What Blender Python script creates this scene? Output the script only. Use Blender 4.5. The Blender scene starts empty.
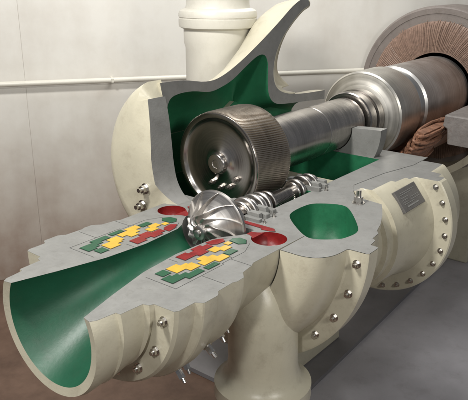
import bpy, bmesh, math, random
from mathutils import Vector, Matrix
random.seed(4)
D=bpy.data; SC=bpy.context.scene; COL=SC.collection
pi=math.pi
# ---------------------------------------------------------------- materials
def newmat(name):
    m=D.materials.new(name); m.use_nodes=True
    nt=m.node_tree; b=nt.nodes['Principled BSDF']; return m,nt,b
def paint(name,col,rough=.4,var=.12,scale=6,bump=.08,bscale=90,spec=.5,dirt=None,dirtamt=.35):
    m,nt,b=newmat(name); N=nt.nodes; L=nt.links
    tc=N.new('ShaderNodeTexCoord')
    n=N.new('ShaderNodeTexNoise'); n.inputs['Scale'].default_value=scale; n.inputs['Detail'].default_value=8; n.inputs['Roughness'].default_value=.65
    L.new(tc.outputs['Object'],n.inputs['Vector'])
    r=N.new('ShaderNodeValToRGB'); r.color_ramp.elements[0].position=.3; r.color_ramp.elements[1].position=.7
    lo=[c*(1-var) for c in col]; hi=[min(1,c*(1+var)) for c in col]
    r.color_ramp.elements[0].color=(*lo,1); r.color_ramp.elements[1].color=(*hi,1)
    L.new(n.outputs['Fac'],r.inputs['Fac']); out=r.outputs['Color']
    if dirt:
        n2=N.new('ShaderNodeTexNoise'); n2.inputs['Scale'].default_value=scale*2.3; n2.inputs['Detail'].default_value=10; n2.inputs['Roughness'].default_value=.75
        L.new(tc.outputs['Object'],n2.inputs['Vector'])
        r2=N.new('ShaderNodeValToRGB'); r2.color_ramp.elements[0].position=.52; r2.color_ramp.elements[1].position=.78
        r2.color_ramp.elements[1].color=(dirtamt,)*3+(1,)
        L.new(n2.outputs['Fac'],r2.inputs['Fac'])
        mx=N.new('ShaderNodeMixRGB'); mx.inputs['Color2'].default_value=(*dirt,1)
        L.new(r2.outputs['Color'],mx.inputs['Fac']); L.new(out,mx.inputs['Color1']); out=mx.outputs['Color']
    L.new(out,b.inputs['Base Color'])
    mr=N.new('ShaderNodeMapRange'); mr.inputs['To Min'].default_value=rough*.8; mr.inputs['To Max'].default_value=rough*1.25
    L.new(n.outputs['Fac'],mr.inputs['Value']); L.new(mr.outputs['Result'],b.inputs['Roughness'])
    b.inputs['Specular IOR Level'].default_value=spec
    n3=N.new('ShaderNodeTexNoise'); n3.inputs['Scale'].default_value=bscale; n3.inputs['Detail'].default_value=3
    L.new(tc.outputs['Object'],n3.inputs['Vector'])
    bp=N.new('ShaderNodeBump'); bp.inputs['Strength'].default_value=bump; bp.inputs['Distance'].default_value=.01
    L.new(n3.outputs['Fac'],bp.inputs['Height']); L.new(bp.outputs['Normal'],b.inputs['Normal'])
    return m
def lathed(name,col,rough=.25,bump=.15,sc=60,tint=None):
    """turned metal: fine variation along the axis (x) and the radius"""
    m,nt,b=newmat(name); N=nt.nodes; L=nt.links
    tc=N.new('ShaderNodeTexCoord'); sp=N.new('ShaderNodeSeparateXYZ'); L.new(tc.outputs['Object'],sp.inputs[0])
    cb=N.new('ShaderNodeCombineXYZ'); L.new(sp.outputs['Y'],cb.inputs['X']); L.new(sp.outputs['Z'],cb.inputs['Y'])
    ln=N.new('ShaderNodeVectorMath'); ln.operation='LENGTH'; L.new(cb.outputs[0],ln.inputs[0])
    c2=N.new('ShaderNodeCombineXYZ'); L.new(sp.outputs['X'],c2.inputs['X']); L.new(ln.outputs['Value'],c2.inputs['Y'])
    n=N.new('ShaderNodeTexNoise'); n.inputs['Scale'].default_value=sc; n.inputs['Detail'].default_value=4
    L.new(c2.outputs[0],n.inputs['Vector'])
    n2=N.new('ShaderNodeTexNoise'); n2.inputs['Scale'].default_value=5; n2.inputs['Detail'].default_value=5
    L.new(tc.outputs['Object'],n2.inputs['Vector'])
    r=N.new('ShaderNodeValToRGB'); r.color_ramp.elements[0].position=.3; r.color_ramp.elements[1].position=.7
    t=tint or [c*1.25 for c in col]
    r.color_ramp.elements[0].color=(*[c*.75 for c in col],1); r.color_ramp.elements[1].color=(*t,1)
    ad=N.new('ShaderNodeMath'); ad.operation='ADD'; L.new(n.outputs['Fac'],ad.inputs[0]); L.new(n2.outputs['Fac'],ad.inputs[1])
    hf=N.new('ShaderNodeMath'); hf.operation='MULTIPLY'; hf.inputs[1].default_value=.5; L.new(ad.outputs[0],hf.inputs[0])
    L.new(hf.outputs[0],r.inputs['Fac']); L.new(r.outputs['Color'],b.inputs['Base Color'])
    b.inputs['Metallic'].default_value=1
    mr=N.new('ShaderNodeMapRange'); mr.inputs['To Min'].default_value=rough*.6; mr.inputs['To Max'].default_value=rough*1.5
    L.new(hf.outputs[0],mr.inputs['Value']); L.new(mr.outputs['Result'],b.inputs['Roughness'])
    bp=N.new('ShaderNodeBump'); bp.inputs['Strength'].default_value=bump; bp.inputs['Distance'].default_value=.004
    L.new(n.outputs['Fac'],bp.inputs['Height']); L.new(bp.outputs['Normal'],b.inputs['Normal'])
    return m
CREAM=paint('cream_paint',(.485,.455,.350),.33,.08,3,.07,60,dirt=(.23,.19,.13),dirtamt=.5)
WHITE=paint('white_paint',(.60,.58,.51),.42,.05,3,.08,45,dirt=(.36,.33,.26),dirtamt=.25)
GREY=paint('grey_section_paint',(.175,.175,.165),.5,.14,7,.10,70,dirt=(.08,.075,.06),dirtamt=.5)
LGREY=paint('light_grey_section_paint',(.19,.19,.18),.5,.12,7,.10,70,dirt=(.09,.085,.07),dirtamt=.5)
DGREY=paint('dark_grey_paint',(.10,.095,.09),.5,.2,9,.12,60)
GREEN=paint('green_paint',(.010,.068,.035),.42,.15,4,.08,35,spec=.35,dirt=(.03,.05,.03),dirtamt=.4)
CGREEN=paint('cavity_green_paint',(.028,.17,.08),.42,.18,4,.10,35,spec=.4,dirt=(.03,.11,.055),dirtamt=.5)
PGREEN=paint('pocket_green_paint',(.018,.13,.06),.40,.2,6,.12,35,spec=.4,dirt=(.02,.06,.03),dirtamt=.6)
DGREEN=paint('oily_green_paint',(.018,.13,.06),.35,.25,6,.1,35,dirt=(.02,.06,.035),dirtamt=.6)
SGREEN=paint('green_section_paint',(.008,.065,.028),.45,.1,9,.1,60)
YEL=paint('yellow_paint',(.48,.30,.03),.45,.12,12,.08,70,dirt=(.25,.15,.03),dirtamt=.5)
RED=paint('red_paint',(.18,.009,.009),.38,.25,12,.12,40)
BLACK=paint('black_joint',(.04,.04,.037),.6,.1)
STEEL=lathed('polished_steel',(.58,.56,.53),.24)
SATIN=lathed('satin_steel',(.50,.48,.455),.32,.12,70)
DSTEEL=lathed('dark_gear_steel',(.34,.32,.30),.26,.1,70)
WSTEEL=lathed('gear_face_steel',(.44,.415,.39),.20,.10,70)
MSTEEL=lathed('shaft_steel',(.49,.465,.435),.25,.12,50)
RSTEEL=lathed('rotor_steel',(.62,.61,.59),.36,.12,40)
TOOTH=lathed('oiled_tooth_steel',(.42,.37,.31),.36,.1,60,tint=(.54,.48,.41))
COPPER=paint('copper_winding',(.23,.115,.07),.42,.45,14,.3,60,dirt=(.06,.035,.025),dirtamt=.8)
STATOR=paint('stator_iron',(.185,.16,.145),.5,.12,8,.15,60,dirt=(.10,.07,.05),dirtamt=.6)
WIRE=paint('winding_varnish',(.25,.165,.125),.42,.35,25,.2,60,dirt=(.15,.08,.05),dirtamt=.7)
BLOCK=paint('weathered_iron',(.17,.155,.145),.5,.22,9,.3,40,dirt=(.09,.045,.03),dirtamt=.6)
# ---------------------------------------------------------------- mesh helpers
def finish(name,bm,mats,loc=(0,0,0),parent=None,smooth=True,bevel=0,ang=.5,recalc=True):
    if recalc: bmesh.ops.recalc_face_normals(bm,faces=bm.faces)
    for f in bm.faces: f.smooth=smooth
    if smooth:
        for e in bm.edges:
            if len(e.link_faces)==2:
                try:
                    if e.calc_face_angle()>ang: e.smooth=False
                except Exception: pass
                if e.link_faces[0].material_index!=e.link_faces[1].material_index: e.smooth=False
    me=D.meshes.new(name); bm.to_mesh(me); bm.free()
    for m in mats: me.materials.append(m)
    o=D.objects.new(name,me); COL.objects.link(o); o.location=loc
    if bevel:
        b=o.modifiers.new('bevel','BEVEL'); b.width=bevel; b.segments=2; b.limit_method='ANGLE'; b.angle_limit=.6
        b.harden_normals=False
    if parent: attach(o,parent)
    return o
def attach(o,p):
    o.parent=p
    q=p; off=Vector((0,0,0))
    while q: off+=q.location; q=q.parent
    o.location=Vector(o.location)-off
def thing(name,loc,label,cat,group=None):
    e=D.objects.new(name,None); e.location=loc; e.empty_display_size=.1; COL.objects.link(e)
    e['label']=label; e['category']=cat
    if group: e['group']=group
    return e
def tri(bm,faces=None):
    bm.normal_update()
    bmesh.ops.triangulate(bm,faces=faces or [f for f in bm.faces if len(f.verts)>4])
def revolve(name,prof,center,mats,parent=None,a0=0,a1=2*pi,n=64,closed=False,idx=None,bevel=0,ang=.5,post=None,face_post=None):
    bm=bmesh.new(); full=abs(a1-a0-2*pi)<1e-6; steps=n if full else n+1
    rings=[]
    for k in range(steps):
        a=a0+(a1-a0)*k/n
        rings.append([bm.verts.new((x,r*math.cos(a),r*math.sin(a))) for x,r in prof])
    m=len(prof)
    for k in range(n):
        A=rings[k]; B=rings[(k+1)%steps]
        for i in range(m if closed else m-1):
            j=(i+1)%m
            try:
                f=bm.faces.new((A[i],A[j],B[j],B[i])); f.material_index=idx[i] if idx else 0
            except Exception: pass
    if full and not closed:
        for i in (0,m-1):
            if prof[i][1]>1e-4: bm.faces.new([rings[k][i] for k in range(n)])
    if closed and not full:
        for R in (rings[0],rings[-1]):
            try: bm.faces.new(R)
            except Exception: pass
        tri(bm)
    if post:
        for v in bm.verts: post(v)
    bmesh.ops.remove_doubles(bm,verts=bm.verts,dist=1e-5)
    if face_post:
        bm.normal_update()
        for f in bm.faces: face_post(f)
    return finish(name,bm,mats,(0,center[0],center[1]),parent,bevel=bevel,ang=ang)
def box(name,x0,x1,y0,y1,z0,z1,mat,parent=None,bevel=.006):
    bm=bmesh.new(); bmesh.ops.create_cube(bm,size=1)
    for v in bm.verts:
        v.co=Vector((v.co.x*(x1-x0),v.co.y*(y1-y0),v.co.z*(z1-z0)))
    return finish(name,bm,[mat],((x0+x1)/2,(y0+y1)/2,(z0+z1)/2),parent,bevel=bevel)
def fill(bm,loops,z,mi=0):
    es=[]
    for lp in loops:
        vs=[bm.verts.new((x,y,z)) for x,y in lp]
        es+=[bm.edges.new((vs[i],vs[(i+1)%len(vs)])) for i in range(len(vs))]
    g=bmesh.ops.triangle_fill(bm,edges=es,use_beauty=True,use_dissolve=False,normal=(0,0,1))
    for f in g['geom']:
        if isinstance(f,bmesh.types.BMFace):
            f.material_index=mi
            if f.normal.z<0: f.normal_flip()
def slab(name,poly,z0,z1,mat,parent,bevel=0):
    bm=bmesh.new(); a=[bm.verts.new((x,y,z0)) for x,y in poly]; b=[bm.verts.new((x,y,z1)) for x,y in poly]
    bm.faces.new(a[::-1]); bm.faces.new(b); n=len(poly)
    for i in range(n): bm.faces.new((a[i],a[(i+1)%n],b[(i+1)%n],b[i]))
    if not bevel: tri(bm)
    return finish(name,bm,[mat],(0,0,0),parent,smooth=False,bevel=bevel)
def tube(bm,pts,r,n=8,mi=0):
    pts=[Vector(p) for p in pts]; rings=[]
    for i,p in enumerate(pts):
        d=(pts[min(i+1,len(pts)-1)]-pts[max(i-1,0)]).normalized()
        u=d.orthogonal().normalized() if not rings else (pu-d*pu.dot(d)).normalized()
        pu=u; w=d.cross(u); rr=r[i] if isinstance(r,list) else r
        rings.append([bm.verts.new(p+rr*(math.cos(2*pi*k/n)*u+math.sin(2*pi*k/n)*w)) for k in range(n)])
    for A,B in zip(rings,rings[1:]):
        for k in range(n):
            f=bm.faces.new((A[k],A[(k+1)%n],B[(k+1)%n],B[k])); f.material_index=mi
    bm.faces.new(rings[0][::-1]); bm.faces.new(rings[-1])
def bolt_mesh(r=.03,h=.03,stud=.02):
    bm=bmesh.new()
    def cyl(r,z0,z1,n):
        a=[bm.verts.new((r*math.cos(2*pi*k/n),r*math.sin(2*pi*k/n),z0)) for k in range(n)]
        b=[bm.verts.new((r*math.cos(2*pi*k/n),r*math.sin(2*pi*k/n),z1)) for k in range(n)]
        bm.faces.new(b)
        for k in range(n): bm.faces.new((a[k],a[(k+1)%n],b[(k+1)%n],b[k]))
    cyl(r*1.35,0,h*.15,20); cyl(r,h*.15,h,6); cyl(r*.55,h,h+stud,14)
    return bm
def bolt(p,d,parent,r=.03,h=.03,stud=.02,mat=None,name='bolt'):
    bm=bolt_mesh(r,h,stud)
    q=Vector((0,0,1)).rotation_difference(Vector(d).normalized()).to_matrix()
    bmesh.ops.rotate(bm,verts=bm.verts,cent=(0,0,0),matrix=q)
    return finish(name,bm,[mat or STEEL],p,parent,smooth=True,ang=.4)
def crom(pts,sub=5,closed=False):
    out=[]; n=len(pts)
    for i in range(n if closed else n-1):
        if closed: p0,p1,p2,p3=pts[i-1],pts[i],pts[(i+1)%n],pts[(i+2)%n]
        else: p0=pts[max(i-1,0)];p1=pts[i];p2=pts[i+1];p3=pts[min(i+2,n-1)]
        for s in range(sub):
            t=s/sub
            out.append(tuple(.5*((2*p1[q])+(-p0[q]+p2[q])*t+(2*p0[q]-5*p1[q]+4*p2[q]-p3[q])*t*t+(-p0[q]+3*p1[q]-3*p2[q]+p3[q])*t**3) for q in range(2)))
    if not closed: out.append(pts[-1])
    return out
def chaikin(pts,it=3,k=.2):
    for _ in range(it):
        o=[]
        for i in range(len(pts)):
            a,b=pts[i],pts[(i+1)%len(pts)]
            o.append((a[0]+(b[0]-a[0])*k,a[1]+(b[1]-a[1])*k)); o.append((b[0]+(a[0]-b[0])*k,b[1]+(a[1]-b[1])*k))
        pts=o; k=.25
    return pts

# ================================================================= COMPRESSOR CASING
cc=thing('compressor_casing',(-.5,0,-.66),'cream compressor casing cut open with green inlet cone and painted sections','compressor casing')
prof=[(-1.31,.362,-.16),(-1.28,.380,-.155),(-1.17,.395,-.135),(-1.165,.425,-.115),(-1.02,.435,-.08),(-1.01,.47,-.05),
 (-.985,.48,0),(-.98,.615,0),(-.96,.63,0),(-.84,.632,0),(-.82,.668,0),(-.81,.674,0),(-.71,.675,0),(-.69,.665,0),(-.67,.645,0),(-.54,.64,0),(-.51,.652,0),(-.45,.65,0),(-.40,.605,0),(-.30,.59,0),(-.26,.572,0),(-.05,.575,0),(.275,.58,0),
 (.275,.075,0),(.16,.075,0),(.16,.265,0),(.07,.265,0),(.0,.225,0),(-.06,.18,0),(-.14,.148,0),(-.45,.130,0),(-.75,.160,-.04),(-1.05,.235,-.11),(-1.30,.308,-.16)]
NO=23
bm=bmesh.new(); n=64; rings=[]
for k in range(n+1):
    ring=[]
    for x,y0,cz in prof:
        R=math.hypot(y0,cz); al=math.asin(-cz/R) if R else 0
        a=al-(pi+2*al)*k/n
        ring.append(bm.verts.new((x,R*math.cos(a),cz+R*math.sin(a))))
    rings.append(ring)
M=len(prof)
for k in range(n):
    for i in range(M):
        j=(i+1)%M
        f=bm.faces.new((rings[k][i],rings[k][j],rings[k+1][j],rings[k+1][i]))
        f.material_index=0 if (i<NO-1 or i==M-1) else (2 if i<28 else 1)
finish('casing_shell',bm,[CREAM,GREEN,GREY],(0,0,0),cc,bevel=0)
def circ(cx,cy,r,n=40): return [(cx+r*math.cos(2*pi*k/n),cy+r*math.sin(2*pi*k/n)) for k in range(n)]
VRD={1:.102,-1:.116}
bm=bmesh.new()
for sgn in (1,-1):
    fill(bm,[[(x,sgn*y) for x,y,c in prof],circ(.10,sgn*.43,VRD[sgn])],.001)
finish('cut_face',bm,[GREY],(0,0,0),cc,smooth=False,recalc=False)
for sgn in (1,-1):
    bm=bmesh.new(); rs=[]
    for s,zz in ((1,.001),(1.0,-.02),(.97,-.05),(.88,-.08),(.70,-.10),(.4,-.112),(.1,-.115)):
        rs.append([bm.verts.new((x,y,zz)) for x,y in circ(.10,sgn*.43,VRD[sgn]*s)])
    for A,B in zip(rs,rs[1:]):
        for k in range(40): bm.faces.new((A[k],A[(k+1)%40],B[(k+1)%40],B[k]))
    bm.faces.new(rs[-1])
    finish('volute_section',bm,[RED],(0,0,0),cc)
    L_=crom([(.075,.268),(.072,.29),(.058,.32),(.035,.345)],4); R_=crom([(.165,.345),(.145,.32),(.128,.29),(.125,.268)],4)
    nk=[(x,sgn*y) for x,y in L_+R_]
    slab('volute_neck',nk if sgn<0 else nk[::-1],.0012,.0030,RED,cc)
def offset(poly,s):
    A=sum(poly[i][0]*poly[(i+1)%len(poly)][1]-poly[(i+1)%len(poly)][0]*poly[i][1] for i in range(len(poly)))
    sg=1 if A>0 else -1; out=[]; n=len(poly)
    for i in range(n):
        p=Vector(poly[i-1]);q=Vector(poly[i]);r=Vector(poly[(i+1)%n])
        d1=(q-p).normalized(); d2=(r-q).normalized()
        n1=Vector((d1.y,-d1.x))*sg; n2=Vector((d2.y,-d2.x))*sg
        b=(n1+n2); b=b/max(b.dot(n1),.3)
        out.append(tuple(q+b*s))
    return out
ins=[('seal_insert',SGREEN,[(-.81,.33),(-.74,.33),(-.74,.35),(-.70,.35),(-.70,.375),(-.65,.375),(-.65,.40),(-.56,.40),(-.56,.45),(-.70,.45),(-.70,.42),(-.81,.42)]),
 ('seal_insert',YEL,[(-.69,.255),(-.60,.255),(-.60,.29),(-.55,.29),(-.55,.31),(-.52,.31),(-.52,.385),(-.61,.385),(-.61,.345),(-.69,.345)]),
 ('seal_insert',YEL,[(-.50,.345),(-.46,.345),(-.46,.30),(-.39,.30),(-.39,.335),(-.345,.335),(-.345,.375),(-.295,.375),(-.295,.435),(-.40,.435),(-.40,.40),(-.50,.40)]),
 ('seal_insert',SGREEN,[(-.53,.415),(-.42,.415),(-.42,.455),(-.53,.455)]),
 ('seal_insert',SGREEN,[(-.78,.25),(-.71,.25),(-.71,.315),(-.78,.315)]),
 ('seal_insert',RED,[(-.52,.18),(-.43,.18),(-.43,.205),(-.37,.205),(-.37,.175),(-.28,.175),(-.28,.20),(-.235,.20),(-.235,.25),(-.32,.25),(-.32,.285),(-.41,.285),(-.41,.26),(-.52,.26)]),
 ('seal_insert',YEL,[(-.305,.265),(-.23,.265),(-.23,.30),(-.17,.30),(-.17,.355),(-.25,.355),(-.25,.325),(-.305,.325)]),
 ('seal_insert',RED,[(-.22,.175),(-.15,.185),(-.09,.22),(-.12,.258),(-.19,.25),(-.22,.225)]),
 ('seal_insert',YEL,[(-.155,.275),(-.11,.275),(-.11,.315),(-.155,.315)]),
 ('seal_insert',SGREEN,[(-.09,.275),(-.05,.265),(-.005,.30),(-.01,.355),(-.06,.39),(-.10,.355)]),
 ('seal_insert',SGREEN,[(-.28,.37),(-.19,.37),(-.19,.42),(-.28,.42)]),
 ('seal_insert',RED,[(.195,.30),(.215,.28),(.215,.10),(.255,.10),(.255,.36),(.225,.39),(.205,.36)])]
ins=[(a,b,[((x if x>.15 else -.04+(x+.04)*.93),(y if x>.15 else .158+(y-.175)*.97)) for x,y in p]) for a,b,p in ins]
for sgn in (1,-1):
    def side(poly):
        pp=[(x,sgn*y) for x,y in poly]
        return pp[::-1] if sgn<0 else pp
    for nm,mt,poly in ins:
        pp=side(poly)
        slab('section_joint',offset(pp,.0030),.0012,.0022,BLACK,cc)
        slab(nm,pp,.0015,.0060,mt,cc,.0012)
    for (xa,ya,xb,yb) in [(-.79,.22,-.79,.45),(-.79,.45,-.38,.45),(-.38,.45,-.38,.435),(-.38,.435,-.16,.435),(-.16,.435,-.04,.38),(-.53,.15,-.53,.22),(-.58,.45,-.58,.62),(-.28,.43,-.28,.41),(-.14,.16,-.05,.22),(-.30,.435,-.30,.585)]:
        dx,dy=xb-xa,yb-ya; l=math.hypot(dx,dy); nx,ny=-dy/l*.0013,dx/l*.0013
        pp=[(xa+nx,sgn*(ya+ny)),(xa-nx,sgn*(ya-ny)),(xb-nx,sgn*(yb-ny)),(xb+nx,sgn*(yb+ny))]
        slab('joint_line',pp,.0011,.0021,BLACK,cc)
for a in (-172,-150,-128,-106,-84,-60,-35,-10):
    A=math.radians(a); bolt((-.982,.55*math.cos(A),.55*math.sin(A)),(-1,0,0),cc,.021,.026,.015)
for x,a,l in [(-.76,-128,.07),(-.62,-120,.06),(-.62,-142,.05),(-.35,-128,.08),(-.2,-120,.06)]:
    A=math.radians(a); R=.66 if x<-.5 else .58
    bolt((x,R*math.cos(A),R*math.sin(A)),(0,math.cos(A),math.sin(A)),cc,.022,l,.03,name='drain_fitting')
bm=bmesh.new(); pts=[]; rr=[]
for k in range(25):
    t=k/24; a=-pi*.88+pi*.55*t
    Rc=.44+.09*min(1,t*1.6); pts.append((.10,Rc*math.cos(a),Rc*math.sin(a))); rr.append(.12+.15*min(1,t*1.9)**.8)
tube(bm,pts,rr,40)
finish('volute_body',bm,[CREAM],(0,0,0),cc,ang=.9)
bm=bmesh.new(); pr=[(.0,-.18),(.09,-.195),(.155,-.245),(.20,-.33),(.228,-.42),(.238,-.55),(.238,-.85),(.245,-.93),(.265,-.985),(.30,-1.02),(.335,-1.035),(.335,-1.13),(.26,-1.14),(.26,-2.1)]
pr=crom(pr[:6],3)[:-1]+pr[5:]
R=[]
for r,z in pr: R.append([bm.verts.new((r*math.cos(2*pi*k/48),r*math.sin(2*pi*k/48)*1.0-(.07*max(0,min(1,(-.25-z)/.35))),z)) for k in range(48)])
for A,B in zip(R,R[1:]):
    for k in range(48): bm.faces.new((A[k],A[(k+1)%48],B[(k+1)%48],B[k]))
bm.faces.new(R[-1]); bmesh.ops.remove_doubles(bm,verts=bm.verts,dist=1e-5)
finish('discharge_pipe',bm,[CREAM],(.075,-.345,0),cc,ang=.6)

# ================================================================= ROTOR
RX=.03; RZ=-.008
ro=thing('impeller_rotor',(0,0,-.2),'satin steel impeller and pinion shaft lying in the cut casing','compressor rotor')
front=crom([(-.110,.054),(-.090,.062),(-.066,.078),(-.040,.102),(-.014,.136),(.010,.174),(.028,.210),(.040,.243)],3)
hubp=[(-.150,0),(-.150,.018),(-.146,.024),(-.130,.026),(-.128,.044),(-.124,.050),(-.112,.053)]+front+[(.045,.250),(.062,.250),(.068,.240),(.075,.20),(.10,.12),(.12,.08),(.15,0)]
hubp=[(x+RX,r) for x,r in hubp]
revolve('impeller_hub',hubp,(0,RZ),[SATIN],ro,n=96,ang=.6)
fr=[(x+RX,r) for x,r in front]
NB=11
for k in range(NB):
    bm=bmesh.new(); g=[]; ST=len(fr)
    for i,(x,r) in enumerate(fr):
        t=i/(ST-1)
        xa,ra=fr[max(i-1,0)]; xb,rb=fr[min(i+1,ST-1)]
        dx,dr=xb-xa,rb-ra; l=math.hypot(dx,dr); nx,nr=-dr/l,dx/l
        h=.056*(1-t)**.9+.007; h*=min(1,.45+t*4)
        th=2*pi*k/NB-1.2*(1-t)**1.15
        row=[]
        for off,dd in ((-.004,.006),(h*.6,.0042),(h,.0028)):
            X=x+nx*off; Rr=r+nr*off
            for s in (-1,1): row.append(bm.verts.new((X,Rr*math.cos(th+s*dd/Rr),Rr*math.sin(th+s*dd/Rr))))
        g.append(row)
    for A,B in zip(g,g[1:]):
        for p,q in ((0,2),(2,4),(4,5),(5,3),(3,1)): bm.faces.new((A[p],A[q],B[q],B[p]))
    for G in (g[0],g[-1]): bm.faces.new((G[0],G[2],G[4],G[5],G[3],G[1]))
    finish('impeller_blade',bm,[SATIN],(0,0,RZ),ro,ang=1.0)
revolve('pinion_shaft',[(.14,0),(.14,.06),(.20,.06),(.20,.085),(.24,.085),(.25,.07),(.33,.065),(.33,.085),(.40,.085),(.41,.065),(.5,.06),(.6,.055),(1.06,.055),(1.25,.05),(1.25,0)],(0,-.01),[DSTEEL],ro)
def toothed(name,center,x0,x1,R,depth,N,twist,mat,parent,inner):
    bm=bmesh.new(); rings=[]; S=8
    for s in range(S+1):
        x=x0+(x1-x0)*s/S; tw=twist*s/S; ring=[]
        ch=.006 if s in (0,S) else 0
        for k in range(N):
            for fr_,rr in ((0,R-depth),(.28,R-depth),(.45,R-ch),(.83,R-ch)):
                a=2*pi*(k+fr_)/N+tw; ring.append(bm.verts.new((x,rr*math.cos(a),rr*math.sin(a))))
        rings.append(ring)
    n=4*N
    for A,B in zip(rings,rings[1:]):
        for k in range(n): bm.faces.new((A[k],A[(k+1)%n],B[(k+1)%n],B[k]))
    for s,x in ((0,x0),(S,x1)):
        tw=twist*(1 if s else 0)
        inn=[bm.verts.new((x,inner*math.cos(2*pi*k/n+tw),inner*math.sin(2*pi*k/n+tw))) for k in range(n)]
        for k in range(n): bm.faces.new((rings[s][k],rings[s][(k+1)%n],inn[(k+1)%n],inn[k]))
    return finish(name,bm,[mat],(0,center[0],center[1]),parent,smooth=True,ang=.3)
toothed('pinion_gear',(.01,-.035),.72,.96,.080,.007,36,-.5,DSTEEL,ro,.05)

# ================================================================= BULL GEAR
GY,GZ=.433,.235
bg=thing('bull_gear',(1.0,GY,GZ),'large polished steel bull gear with helical teeth on a shaft','gear')
toothed('gear_rim',(GY,GZ),.622,1.035,.400,.009,150,.34,TOOTH,bg,.385)
revolve('gear_web',[(.600,0),(.600,.03),(.595,.034),(.595,.072),(.602,.080),(.636,.086),(.648,.105),(.656,.15),(.660,.22),(.657,.28),(.648,.318),(.634,.338),(.620,.348),(.615,.354),(.615,.383),(.622,.388),(1.03,.388),(1.034,.38),(1.034,.30),(1.0,.28),(1.0,.20)],(GY,GZ),[WSTEEL],bg,n=96,ang=.7)
for a,rr in ((-145,.19),(-118,.20),(-91,.20),(-64,.19)):
    A=math.radians(a)
    bolt((.657,GY+rr*math.cos(A),GZ+rr*math.sin(A)),(-1,0,0),bg,.020,.034,.012,DSTEEL)
revolve('gear_shaft',[(.99,.0),(.99,.265),(1.06,.265),(1.075,.25),(1.12,.24),(1.13,.232),(1.90,.232),(1.905,.229),(1.93,.229),(1.935,.232),(2.56,.232),(2.57,.18),(3.0,.18),(3.0,0)],(GY,GZ),[MSTEEL],bg,n=96)
revolve('shaft_collar',[(2.60,.18),(2.60,.27),(2.615,.28),(2.72,.28),(2.735,.265),(2.74,.24),(2.76,.24),(2.765,.285),(2.86,.285),(2.88,.18)],(GY,GZ),[DSTEEL],bg,n=72)
revolve('coupling_hub',[(2.88,0),(2.88,.31),(2.89,.33),(2.90,.395),(2.905,.43),(2.92,.446),(3.36,.450),(3.39,.44),(3.40,.39),(3.5,.38),(3.5,0)],(GY,GZ),[lathed('coupling_steel',(.64,.62,.57),.36)],bg,n=96)

# ================================================================= GEAR CASING
XE=2.62
gc=thing('gear_casing',(1.4,.2,-.5),'cream gear casing cut open showing green inside and grey cut edges','gear casing')
pf=[(0,.585),(0,.72)]+crom([(.003,.75),(.022,.805),(.06,.85),(.115,.882),(.18,.897),(.262,.903)],3)+[(.271,.915),(.275,1.03),(.285,1.045),(.40,1.045),(.41,1.035),(.415,.985),(.50,.975),(.52,.945),(.62,.935),(.66,.905),(.78,.87),(.95,.80),(1.06,.745),(1.16,.69),(1.20,.45)]
revolve('casing_barrel',pf,(0,-.003),[CREAM],gc,a0=-pi,a1=-pi*.28,n=72,ang=.6)
outer=[(.277,-.585),(0,-.585)]+[(x,-r) for x,r in pf[1:]]+[(1.30,-.38),(1.45,-.30),(1.9,-.34),(2.3,-.43),(XE,-.43),(XE,1.08),(.277,1.08)]
tub=[(.58,-.12),(1.10,-.12),(1.10,.02),(1.34,.02),(1.34,-.11),(2.28,-.11),(2.28,1.04),(.42,1.04),(.42,.30),(.58,.30)]
pocket=chaikin([(.54,-.26),(.86,-.26),(1.0,-.50),(.58,-.83),(.38,-.80),(.24,-.62)],3,.17)
bm=bmesh.new(); fill(bm,[outer,tub,pocket],0)
finish('cut_face',bm,[LGREY],(0,0,0),gc,smooth=False,recalc=False)
bm=bmesh.new(); a=[bm.verts.new((x,y,0)) for x,y in tub]; b=[bm.verts.new((x,y,-.30)) for x,y in tub]; n=len(tub)
for i in range(n): bm.faces.new((a[i],a[(i+1)%n],b[(i+1)%n],b[i]))
bm.faces.new(b); tri(bm)
finish('oil_sump',bm,[DGREEN],(0,0,0),gc,smooth=False,recalc=False)
revolve('end_wall',[(2.30,.238),(2.30,.53),(2.42,.53),(2.42,.238)],(GY,GZ),[LGREY],gc,a0=-pi-.05,a1=-.0,n=60,closed=True)
bm=bmesh.new(); px=sum(p[0] for p in pocket)/len(pocket); py=sum(p[1] for p in pocket)/len(pocket); rs=[]
for s,z in ((1,0),(.99,-.09),(.97,-.17),(.92,-.24),(.83,-.29),(.70,-.32),(.5,-.335),(.25,-.34)):
    rs.append([bm.verts.new((px+(x-px)*s,py+(y-py)*s,z)) for x,y in pocket])
for A,B in zip(rs,rs[1:]):
    for k in range(len(pocket)): bm.faces.new((A[k],A[(k+1)%len(pocket)],B[(k+1)%len(pocket)],B[k]))
bm.faces.new(rs[-1])
finish('casing_pocket',bm,[PGREEN],(0,0,0),gc,ang=.9)
def body(name,xa,xb,sec):
    bm=bmesh.new()
    A=[bm.verts.new((xa,y,z)) for y,z in sec]; B=[bm.verts.new((xb,y,z)) for y,z in sec]
    for i in range(len(sec)-1): bm.faces.new((A[i],A[i+1],B[i+1],B[i]))
    bm.faces.new(A); bm.faces.new(B); tri(bm)
    finish(name,bm,[CREAM],(0,0,0),gc,smooth=False)
body('casing_body',1.46,XE,[(-.30,-.002),(-.30,-.5),(-.1,-.75),(.55,-.75),(.95,-.42),(1.08,-.30),(1.08,-.002)])
body('casing_body',.352,1.458,[(.30,-.37),(.30,-.75),(.55,-.75),(.95,-.42),(1.08,-.30),(1.08,-.002)])
box('casing_foot',1.0,2.4,.25,.62,-2.05,-.74,CREAM,gc,.02)
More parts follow.
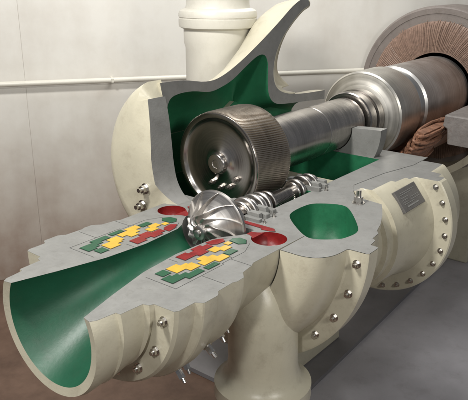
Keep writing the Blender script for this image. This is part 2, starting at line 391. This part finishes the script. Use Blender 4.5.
# dense row of stepped bearing and seal rings around the pinion, lower housings cut flat
for x0,x1,r0,r1,h0,mt in [(.283,.325,.08,.215,.022,GREY),(.328,.375,.085,.18,.045,LGREY),(.378,.43,.085,.205,.03,GREY),(.433,.475,.08,.165,.055,LGREY),(.478,.53,.07,.19,.03,GREY),(1.115,1.155,.06,.18,.03,GREY),(1.158,1.21,.06,.15,.05,LGREY),(1.213,1.26,.06,.175,.03,GREY),(1.263,1.31,.055,.14,.045,LGREY)]:
    def cutp(v,h0=h0):
        if v.co.z>h0: v.co.z=h0
    revolve('bearing_housing',[(x0,r0),(x0,r1-.005),(x0+.005,r1),(x1-.005,r1),(x1,r1-.005),(x1,r0)],(0,0),[mt],gc,a0=-.1,a1=pi+.1,n=30,closed=True,post=cutp)
for x0,x1,r,mt in [(.225,.25,.115,SATIN),(.255,.28,.10,STEEL),(.335,.36,.105,STEEL),(.385,.42,.12,SATIN),(.44,.465,.10,STEEL),(.485,.52,.118,SATIN),(.54,.56,.10,STEEL),(.57,.60,.112,SATIN),(.61,.63,.09,STEEL),(.65,.68,.10,DSTEEL),(.99,1.01,.085,STEEL),(1.03,1.06,.10,SATIN),(1.07,1.09,.085,STEEL),(1.125,1.15,.105,SATIN),(1.17,1.20,.09,STEEL),(1.225,1.25,.10,SATIN),(1.275,1.30,.08,STEEL)]:
    revolve('pinion_bearing',[(x0,.05),(x0,r-.006),(x0+.006,r),(x1-.006,r),(x1,r-.006),(x1,.05)],(0,-.01),[mt],gc,n=48)
for x,y,z,r,h in [(1.08,-.54,0,.035,.10),(1.19,-.20,0,.013,.03),(.45,-.22,0,.012,.03),(.31,-.24,0,.010,.026)]:
    bolt((x,y,z),(0,0,1),gc,r,h*.5,h*.5,name='stud')
# end cover
bm=bmesh.new()
pts=[]
for k in range(41):
    a=math.radians(64-(64+98)*k/40); pts.append((GY+.70*math.cos(a),.2465+.70*math.sin(a)))
cut=crom([(.40,-.02),(.52,.02),(.60,.12),(.635,.26),(.65,.42),(.67,.60),(.70,.76)],4)
pts+=cut
cxy=(.92,.2); st=[(.35,1),(.215,1),(.185,.985),(.165,.955),(.15,.90),(.135,.80),(.125,.62)]
rings=[]
for x,s in st:
    ring=[]
    for (y,z) in pts:
        if (y,z) in cut: ring.append(bm.verts.new((x+(0 if x==.35 else .055*max(0,(z-.35))/.5+.10*max(0,.15-z)/.17),y,z)))
        else: ring.append(bm.verts.new((x,cxy[0]+(y-cxy[0])*s,cxy[1]+(z-cxy[1])*s)))
    rings.append(ring)
m=len(pts)
for A,B in zip(rings,rings[1:]):
    for k in range(m):
        f=bm.faces.new((A[k],A[(k+1)%m],B[(k+1)%m],B[k]))
        if 40<=k<m-1: f.material_index=1
bm.faces.new(rings[0]); bm.faces.new(rings[-1]); tri(bm)
finish('end_cover',bm,[CREAM,LGREY],(0,0,0),gc,ang=.6)
for y,z in ((.72,.10),(.76,-.04)): bolt((.13,y,z),(-1,0,0),gc,.030,.045,.03)
# upper shell: slim grey cut band, cream flare opening to the right
out_=crom([(.30,.86),(.55,.85),(.81,.81),(1.0,.83),(1.25,.925),(1.52,1.06),(1.78,1.205),(2.00,1.335),(2.16,1.395),(2.26,1.38)],4)
cin=crom([(2.26,1.38),(2.27,1.335),(2.16,1.295),(1.99,1.19),(1.84,1.06),(1.75,.93),(1.72,.80),(1.74,.69),(1.82,.61),(1.97,.56),(2.2,.53),(2.45,.515),(XE,.51)],4)[1:]
und=[(XE,.42)]+crom([(2.3,.445),(1.9,.475),(1.75,.505),(1.67,.57),(1.64,.66),(1.635,.78),(1.63,.88),(1.58,.945),(1.48,.945),(1.32,.875),(1.15,.79),(1.0,.745),(.85,.725),(.65,.755),(.48,.755),(.39,.72),(.352,.62)],4)
sh=out_+cin+und; nO=len(out_); nC=len(cin)
st=[(.70,0),(.80,.03),(.88,.08),(.97,.16),(1.05,.32),(1.09,.5),(1.10,.7)]
bm=bmesh.new(); rings=[]
for si,(y,d) in enumerate(st):
    ring=[]
    for q,(x,z) in enumerate(sh):
        w=1 if x<1.3 else max(.30,1-(x-1.3)*1.2)
        ring.append(bm.verts.new((x,y,max(z-d*w,-.02))))
    rings.append(ring)
m=len(sh)
for A,B in zip(rings,rings[1:]):
    for k in range(m):
        vs=(A[k],A[(k+1)%m],B[(k+1)%m],B[k])
        try: f=bm.faces.new(vs)
        except Exception: continue
        f.material_index=1 if (k>=nO+nC and k<m-1) else 0
f2=bm.faces.new(rings[-1]); tri(bm,[f2])
finish('upper_cover',bm,[CREAM,CGREEN],(0,0,0),gc,ang=.7)
bm=bmesh.new(); fill(bm,[sh],0)
for v in bm.verts: v.co=Vector((v.co.x,.6995,v.co.y))
finish('cut_edge',bm,[LGREY],(0,0,0),gc,smooth=False,recalc=False)
I=cin[:-10]; nI=len(I); ie=I[-1]
Eo=crom([(2.42,1.37),(2.46,1.24),(2.36,1.10),(2.25,.96),(2.19,.82),(2.20,.71),(2.28,.63),(2.36,.58),(ie[0]+.32,ie[1]+.005)],6)
def samp(P,t):
    f_=t*(len(P)-1); i=min(int(f_),len(P)-2); u=f_-i
    return (P[i][0]+(P[i+1][0]-P[i][0])*u,P[i][1]+(P[i+1][1]-P[i][1])*u)
bm=bmesh.new(); rows=[]
for j in range(13):
    s=j/12; row=[]
    for i in range(nI):
        t=i/(nI-1); a=samp(I,t); e=samp(Eo,t)
        row.append(bm.verts.new((a[0]+(e[0]-a[0])*(1-math.cos(s*pi/2)),.7005+.30*math.sin(s*pi/2),a[1]+(e[1]-a[1])*(1-math.cos(s*pi/2)))))
    rows.append(row)
for A,B in zip(rows,rows[1:]):
    for i in range(nI-1): bm.faces.new((A[i],A[i+1],B[i+1],B[i]))
o=finish('flare_wall',bm,[CREAM],(0,0,0),gc,ang=1.3)
sm=o.modifiers.new('thick','SOLIDIFY'); sm.thickness=.03; sm.offset=0
bm=bmesh.new()
vs=[(.353,-.3),(XE,-.3),(XE,.25),(1.6,.5),(1.3,.35),(.353,.35)]
a=[bm.verts.new((x,1.05,z)) for x,z in vs]; b=[bm.verts.new((x,1.10,z)) for x,z in vs]
f=bm.faces.new(a); f.material_index=1; bm.faces.new(b)
for i in range(6): bm.faces.new((a[i],a[(i+1)%6],b[(i+1)%6],b[i]))
tri(bm)
finish('back_wall',bm,[CREAM,CGREEN],(0,0,0),gc,smooth=False)
for a in (-175,-162,-149,-136,-123,-110):
    A=math.radians(a)
    bolt((.275,.975*math.cos(A),.975*math.sin(A)),(-1,0,0),gc,.021,.026,.018)
BY,BZ=-.24,-.43
def trim(v):
    if v.co.z>-.003-BZ: v.co.z=-.003-BZ
    if v.co.y>-.20-BY: v.co.y=-.20-BY
def flat(f):
    if abs(f.normal.z)>.99 and f.calc_center_median().z>-.01-BZ: f.material_index=1
revolve('bearing_cover',[(1.12,0),(1.12,.33),(1.13,.36),(1.22,.365),(1.225,.405),(1.32,.41),(1.325,.45),(1.42,.455),(1.425,.49),(1.75,.51),(1.90,.54),(1.97,.56),(1.975,.575),(1.978,.70),(1.988,.71),(2.10,.71),(2.11,.70),(2.115,.66),(2.20,.655),(2.21,.60),(2.5,.58),(2.5,0)],(BY,BZ),[CREAM,LGREY],gc,n=140,ang=.5,post=trim,face_post=flat)
for k in range(13):
    a=math.radians(145+k*12.5)
    bolt((1.976,BY+.655*math.cos(a),BZ+.655*math.sin(a)),(-1,0,0),gc,.018,.022,.012)
ph=math.radians(142)
def onb(x,s,h):
    r=.502+(x-1.58)*.10
    n_=Vector((0,math.cos(ph),math.sin(ph))); t_=Vector((0,-math.sin(ph),math.cos(ph)))
    return Vector((x,BY,BZ))+n_*(r+h)+t_*s
bm=bmesh.new()
NX0,NX1=1.58,1.90
c8=[onb(x,s,h) for h in (-.05,.016) for x,s in ((NX0,-.095),(NX1,-.095),(NX1,.095),(NX0,.095))]
v=[bm.verts.new(p) for p in c8]
for q in ((0,1,2,3),(4,5,6,7),(0,1,5,4),(1,2,6,5),(2,3,7,6),(3,0,4,7)): bm.faces.new([v[i] for i in q])
npo=finish('name_plate',bm,[DGREY],(0,0,0),gc,bevel=.004,smooth=False)
bm=bmesh.new()
for s,xa,xb,hh in ((.06,.20,.75,.006),(.035,.1,.6,.0022),(.02,.1,.35,.0022),(.02,.5,.9,.0022),(.0,.1,.4,.0022),(.0,.52,.9,.0022),(-.02,.1,.45,.0022),(-.06,.15,.85,.0022),(-.045,.1,.7,.0022)):
    v=[bm.verts.new(onb(NX0+(NX1-NX0)*x,s+q,.0175)) for x,q in ((xa,-hh),(xb,-hh),(xb,hh),(xa,hh))]; bm.faces.new(v)
finish('plate_engraving',bm,[LGREY],(0,0,0),npo,smooth=False)

# ================================================================= VERTICAL PIPE
vp=thing('vertical_pipe',(1.85,1.5,.2),'white vertical pipe with a flanged collar behind the gear casing','pipe')
bm=bmesh.new(); R=[]
pr=[(.31,-.6),(.31,.95),(.325,1.0),(.325,1.12),(.365,1.14),(.37,1.16),(.37,1.215),(.364,1.22),(.364,1.226),(.37,1.231),(.37,1.26),(.36,1.285),(.335,1.30),(.305,1.31),(.297,1.34),(.295,1.40),(.30,1.44),(.30,1.5),(.28,1.52),(.28,1.9)]
for r,z in pr: R.append([bm.verts.new((r*math.cos(2*pi*k/64),r*math.sin(2*pi*k/64),z)) for k in range(64)])
for A,B in zip(R,R[1:]):
    for k in range(64): bm.faces.new((A[k],A[(k+1)%64],B[(k+1)%64],B[k]))
bm.faces.new(R[-1])
finish('pipe_body',bm,[WHITE],(1.82,1.42,0),vp,ang=.5)

# ================================================================= MOTOR
mo=thing('electric_motor',(4.8,GY,-.8),'cut open electric motor with copper windings and polished rotor cylinder','electric motor')
revolve('rotor_cylinder',[(3.5,0),(3.5,.39),(3.54,.40),(3.58,.405),(3.6,.43),(5.4,.43),(5.4,0)],(GY,GZ),[RSTEEL],mo,n=96)
revolve('stator_plate',[(4.80,.45),(4.80,.925),(4.792,.93),(4.79,.99),(4.80,1.0),(4.84,1.02),(5.3,1.02),(5.3,.45)],(GY,GZ),[STATOR],mo,n=96)
revolve('winding_ring',[(4.796,.47),(4.785,.50),(4.775,.62),(4.785,.80),(4.796,.84)],(GY,GZ),[WIRE],mo,n=96)
bm=bmesh.new()
for k in range(190):
    a=2*pi*(k+random.uniform(-.12,.12))/190; pts=[]; rr=random.uniform(.33,.38)
    for i in range(6):
        t=i/5; r=.48+rr*t; aa=a+.09*t; pts.append((4.775-.012*math.sin(pi*t)+(.012 if t==1 else 0),r*math.cos(aa),r*math.sin(aa)))
    tube(bm,pts,random.uniform(.003,.0055),5)
finish('winding_wires',bm,[WIRE],(0,GY,GZ),mo)
# lumpy bundle of coil ends under the coupling
bm=bmesh.new()
for k in range(46):
    a=-pi*.93+pi*.80*k/45; pts=[]; x1_=random.uniform(2.98,3.08); x2_=random.uniform(3.65,3.8); r0=random.uniform(.50,.54); tw=random.uniform(.10,.22)
    for i in range(21):
        u=2*pi*i/20
        x=(x1_+x2_)/2-(x2_-x1_)/2*math.cos(u)+random.uniform(-.008,.008)
        r=r0+.075+.075*math.sin(u)+random.uniform(-.006,.006); aa=a+tw*math.cos(u)*.5
        pts.append((x,r*math.cos(aa),r*math.sin(aa)))
    tube(bm,pts,random.uniform(.014,.021),7)
finish('coil_ends',bm,[COPPER],(0,GY,GZ),mo)
revolve('coil_former',[(3.1,.55),(3.1,.63),(4.75,.63),(4.75,.55)],(GY,GZ),[COPPER],mo,a0=-pi*.93,a1=-.3,n=40,closed=True)
revolve('motor_frame',[(4.3,.90),(4.3,.98),(5.3,.98),(5.3,.90)],(GY,GZ),[CREAM],mo,a0=-pi*.9,a1=-.02,n=48,closed=True)
box('motor_foot',5.2,6.0,-.1,1.2,-2.1,-.6,CREAM,mo,.03)
bm=bmesh.new()
sec=[(-.80,.25),(-.28,.27),(-.27,.15),(-.32,.12),(-.33,-.03),(-.66,-.04),(-.66,.08),(-.80,.10)]
rings=[]
for i in range(12):
    x=3.34+2.0*i/11
    rings.append([bm.verts.new((x,y+random.uniform(-.005,.005),z+random.uniform(-.004,.004))) for y,z in sec])
for A,B in zip(rings,rings[1:]):
    for q in range(8): bm.faces.new((A[q],A[(q+1)%8],B[(q+1)%8],B[q]))
bm.faces.new(rings[0]); bm.faces.new(rings[-1]); tri(bm)
finish('frame_ledge',bm,[BLOCK],(0,0,0),mo,smooth=False,bevel=.012)

# ================================================================= SETTING
cam_f=Vector((.7826,.6225,0)); cam_r=Vector((.6225,-.7826,0)); C0=Vector((-3.078,-2.67,0))
def rg(r,g,z=0): return C0+cam_r*r+cam_f*g+Vector((0,0,z))
m,nt,b=newmat('floor_concrete'); N=nt.nodes; L=nt.links
tc=N.new('ShaderNodeTexCoord'); n=N.new('ShaderNodeTexNoise'); n.inputs['Scale'].default_value=1.6; n.inputs['Detail'].default_value=9; n.inputs['Roughness'].default_value=.7
L.new(tc.outputs['Object'],n.inputs['Vector']); r=N.new('ShaderNodeValToRGB')
r.color_ramp.elements[0].position=.3; r.color_ramp.elements[0].color=(.065,.036,.023,1); r.color_ramp.elements[1].position=.72; r.color_ramp.elements[1].color=(.16,.098,.068,1)
L.new(n.outputs['Fac'],r.inputs['Fac']); L.new(r.outputs['Color'],b.inputs['Base Color']); b.inputs['Roughness'].default_value=.55
bp=N.new('ShaderNodeBump'); bp.inputs['Strength'].default_value=.2; L.new(n.outputs['Fac'],bp.inputs['Height']); L.new(bp.outputs['Normal'],b.inputs['Normal'])
bm=bmesh.new(); v=[bm.verts.new(p) for p in ((-9,-9,0),(14,-9,0),(14,14,0),(-9,14,0))]; bm.faces.new(v)
fl=finish('floor',bm,[m],(0,0,-2.1),smooth=False); fl['kind']='structure'
FG=paint('grey_floor_paint',(.40,.39,.41),.45,.12,2,.1,30,dirt=(.22,.20,.20),dirtamt=.5)
bm=bmesh.new(); v=[bm.verts.new(p) for p in ((.6,.0,0),(8,.35,0),(8,-8,0),(.6,-8,0))]; bm.faces.new(v)
f2=finish('painted_floor',bm,[FG],(0,0,-2.096),smooth=False); f2['kind']='structure'
FD=paint('dark_plate_paint',(.16,.155,.16),.4,.15,3,.1,30)
pl=slab('base_plate',[(1.0,.0),(7.5,.28),(7.5,1.5),(1.0,1.5)],-2.096,-2.05,FD,None); pl['label']='dark grey steel base plate under the machine on the floor'; pl['category']='base plate'
# wall
m,nt,b=newmat('wall_paint'); N=nt.nodes; L=nt.links
tc=N.new('ShaderNodeTexCoord'); sp=N.new('ShaderNodeSeparateXYZ'); L.new(tc.outputs['Object'],sp.inputs[0])
n=N.new('ShaderNodeTexNoise'); n.inputs['Scale'].default_value=1.1; n.inputs['Detail'].default_value=9; n.inputs['Roughness'].default_value=.65
L.new(tc.outputs['Object'],n.inputs['Vector'])
mp=N.new('ShaderNodeMapping'); mp.inputs['Scale'].default_value=(2.2,1,.5); L.new(tc.outputs['Object'],mp.inputs['Vector'])
n2=N.new('ShaderNodeTexNoise'); n2.inputs['Scale'].default_value=1.2; n2.inputs['Detail'].default_value=6; L.new(mp.outputs[0],n2.inputs['Vector'])
mr=N.new('ShaderNodeMapRange'); mr.inputs['From Min'].default_value=.1; mr.inputs['From Max'].default_value=-2.1; L.new(sp.outputs['Z'],mr.inputs['Value'])
a1=N.new('ShaderNodeMath'); a1.operation='MULTIPLY_ADD'; a1.inputs[1].default_value=.6; L.new(n2.outputs['Fac'],a1.inputs[0]); L.new(mr.outputs['Result'],a1.inputs[2])
a2=N.new('ShaderNodeMath'); a2.operation='MULTIPLY_ADD'; a2.inputs[1].default_value=1.1; L.new(n.outputs['Fac'],a2.inputs[0]); L.new(a1.outputs[0],a2.inputs[2])
a3=N.new('ShaderNodeMath'); a3.operation='MULTIPLY'; a3.inputs[1].default_value=.48; L.new(a2.outputs[0],a3.inputs[0])
r=N.new('ShaderNodeValToRGB'); E=r.color_ramp.elements
E[0].position=.36; E[0].color=(.68,.665,.615,1); E[1].position=.90; E[1].color=(.27,.19,.145,1)
e=E.new(.50); e.color=(.60,.575,.52,1)
e=E.new(.68); e.color=(.46,.41,.355,1)
L.new(a3.outputs[0],r.inputs['Fac']); L.new(r.outputs['Color'],b.inputs['Base Color']); b.inputs['Roughness'].default_value=.6
bp=N.new('ShaderNodeBump'); bp.inputs['Strength'].default_value=.15; L.new(n.outputs['Fac'],bp.inputs['Height']); L.new(bp.outputs['Normal'],b.inputs['Normal'])
wo=thing('wall',tuple(rg(-3.0,7.59,-2.1)),'off-white stained wall with faint vertical joints','wall')
ang=math.atan2(cam_r.y,cam_r.x)+math.radians(15)
def wallobj(name,x0,x1,y0,y1,z0,z1,mat,parent,bevel=.004):
    bm=bmesh.new(); bmesh.ops.create_cube(bm,size=1)
    for v in bm.verts: v.co=Vector(((v.co.x+.5)*(x1-x0)+x0,(v.co.y+.5)*(y1-y0)+y0,(v.co.z+.5)*(z1-z0)+z0))
    o=finish(name,bm,[mat],(0,0,0),None,smooth=False,bevel=bevel)
    o.location=rg(-3.0,7.59,0); o.rotation_euler=(0,0,ang)
    attach(o,parent); return o
seams=[-3.2,.56,11]
for a,c in zip(seams,seams[1:]):
    wallobj('wall_panel',a+.0015,c-.0015,0,.05,-2.1,3.2,m,wo,.003)
wallobj('wall_backing',-3.2,11,.006,.1,-2.1,3.2,m,wo,0)
wp=thing('wall_pipe',tuple(rg(-3.0,7.4,.4)),'thin white conduit pipe running horizontally along the wall','pipe')
bm=bmesh.new(); tube(bm,[(-3.2,-.12,.405),(11,-.12,.405)],.032,20)
o=finish('pipe_tube',bm,[WHITE],(0,0,0)); o.location=rg(-3,7.59,0); o.rotation_euler=(0,0,ang); attach(o,wp)
wallobj('pipe_clamp',1.55,1.58,-.156,0,.38,.43,WHITE,wp)

# ================================================================= CAMERA / LIGHT
cd=D.cameras.new('camera'); cam=D.objects.new('camera',cd); COL.objects.link(cam); SC.camera=cam
cd.sensor_width=36; cd.lens=654/468*36; cd.clip_end=100
cam.location=(-3.078,-2.67,1.6)
P=math.radians(19)
dirv=Vector((.7826*math.cos(P),.6225*math.cos(P),-math.sin(P)))
cam.rotation_euler=dirv.to_track_quat('-Z','Y').to_euler()
def area(name,loc,target,size,energy,col,sy=None):
    l=D.lights.new(name,'AREA'); l.energy=energy; l.size=size; l.color=col
    if sy: l.shape='RECTANGLE'; l.size_y=sy
    o=D.objects.new(name,l); COL.objects.link(o); o.location=loc
    o.rotation_euler=(Vector(target)-Vector(loc)).to_track_quat('-Z','Y').to_euler()
area('key_lamp',(-2.4,.6,4.2),(.8,.2,-.2),.7,340,(1,.975,.935))
area('fill_lamp',(-1.6,-5.0,2.6),(.8,.2,0),1.0,115,(1,.97,.92))
area('flash_lamp',(-3.6,-1.7,2.5),(.8,.3,0),.35,70,(1,.98,.95))
area('wall_lamp',(3.0,1.2,5.2),(3.0,5.5,-.5),3.0,280,(1,.985,.96))
w=D.worlds.new('World'); SC.world=w; w.use_nodes=True
w.node_tree.nodes['Background'].inputs[0].default_value=(.9,.93,1,1); w.node_tree.nodes['Background'].inputs[1].default_value=.14
SC.view_settings.view_transform='Standard'; SC.view_settings.look='None'
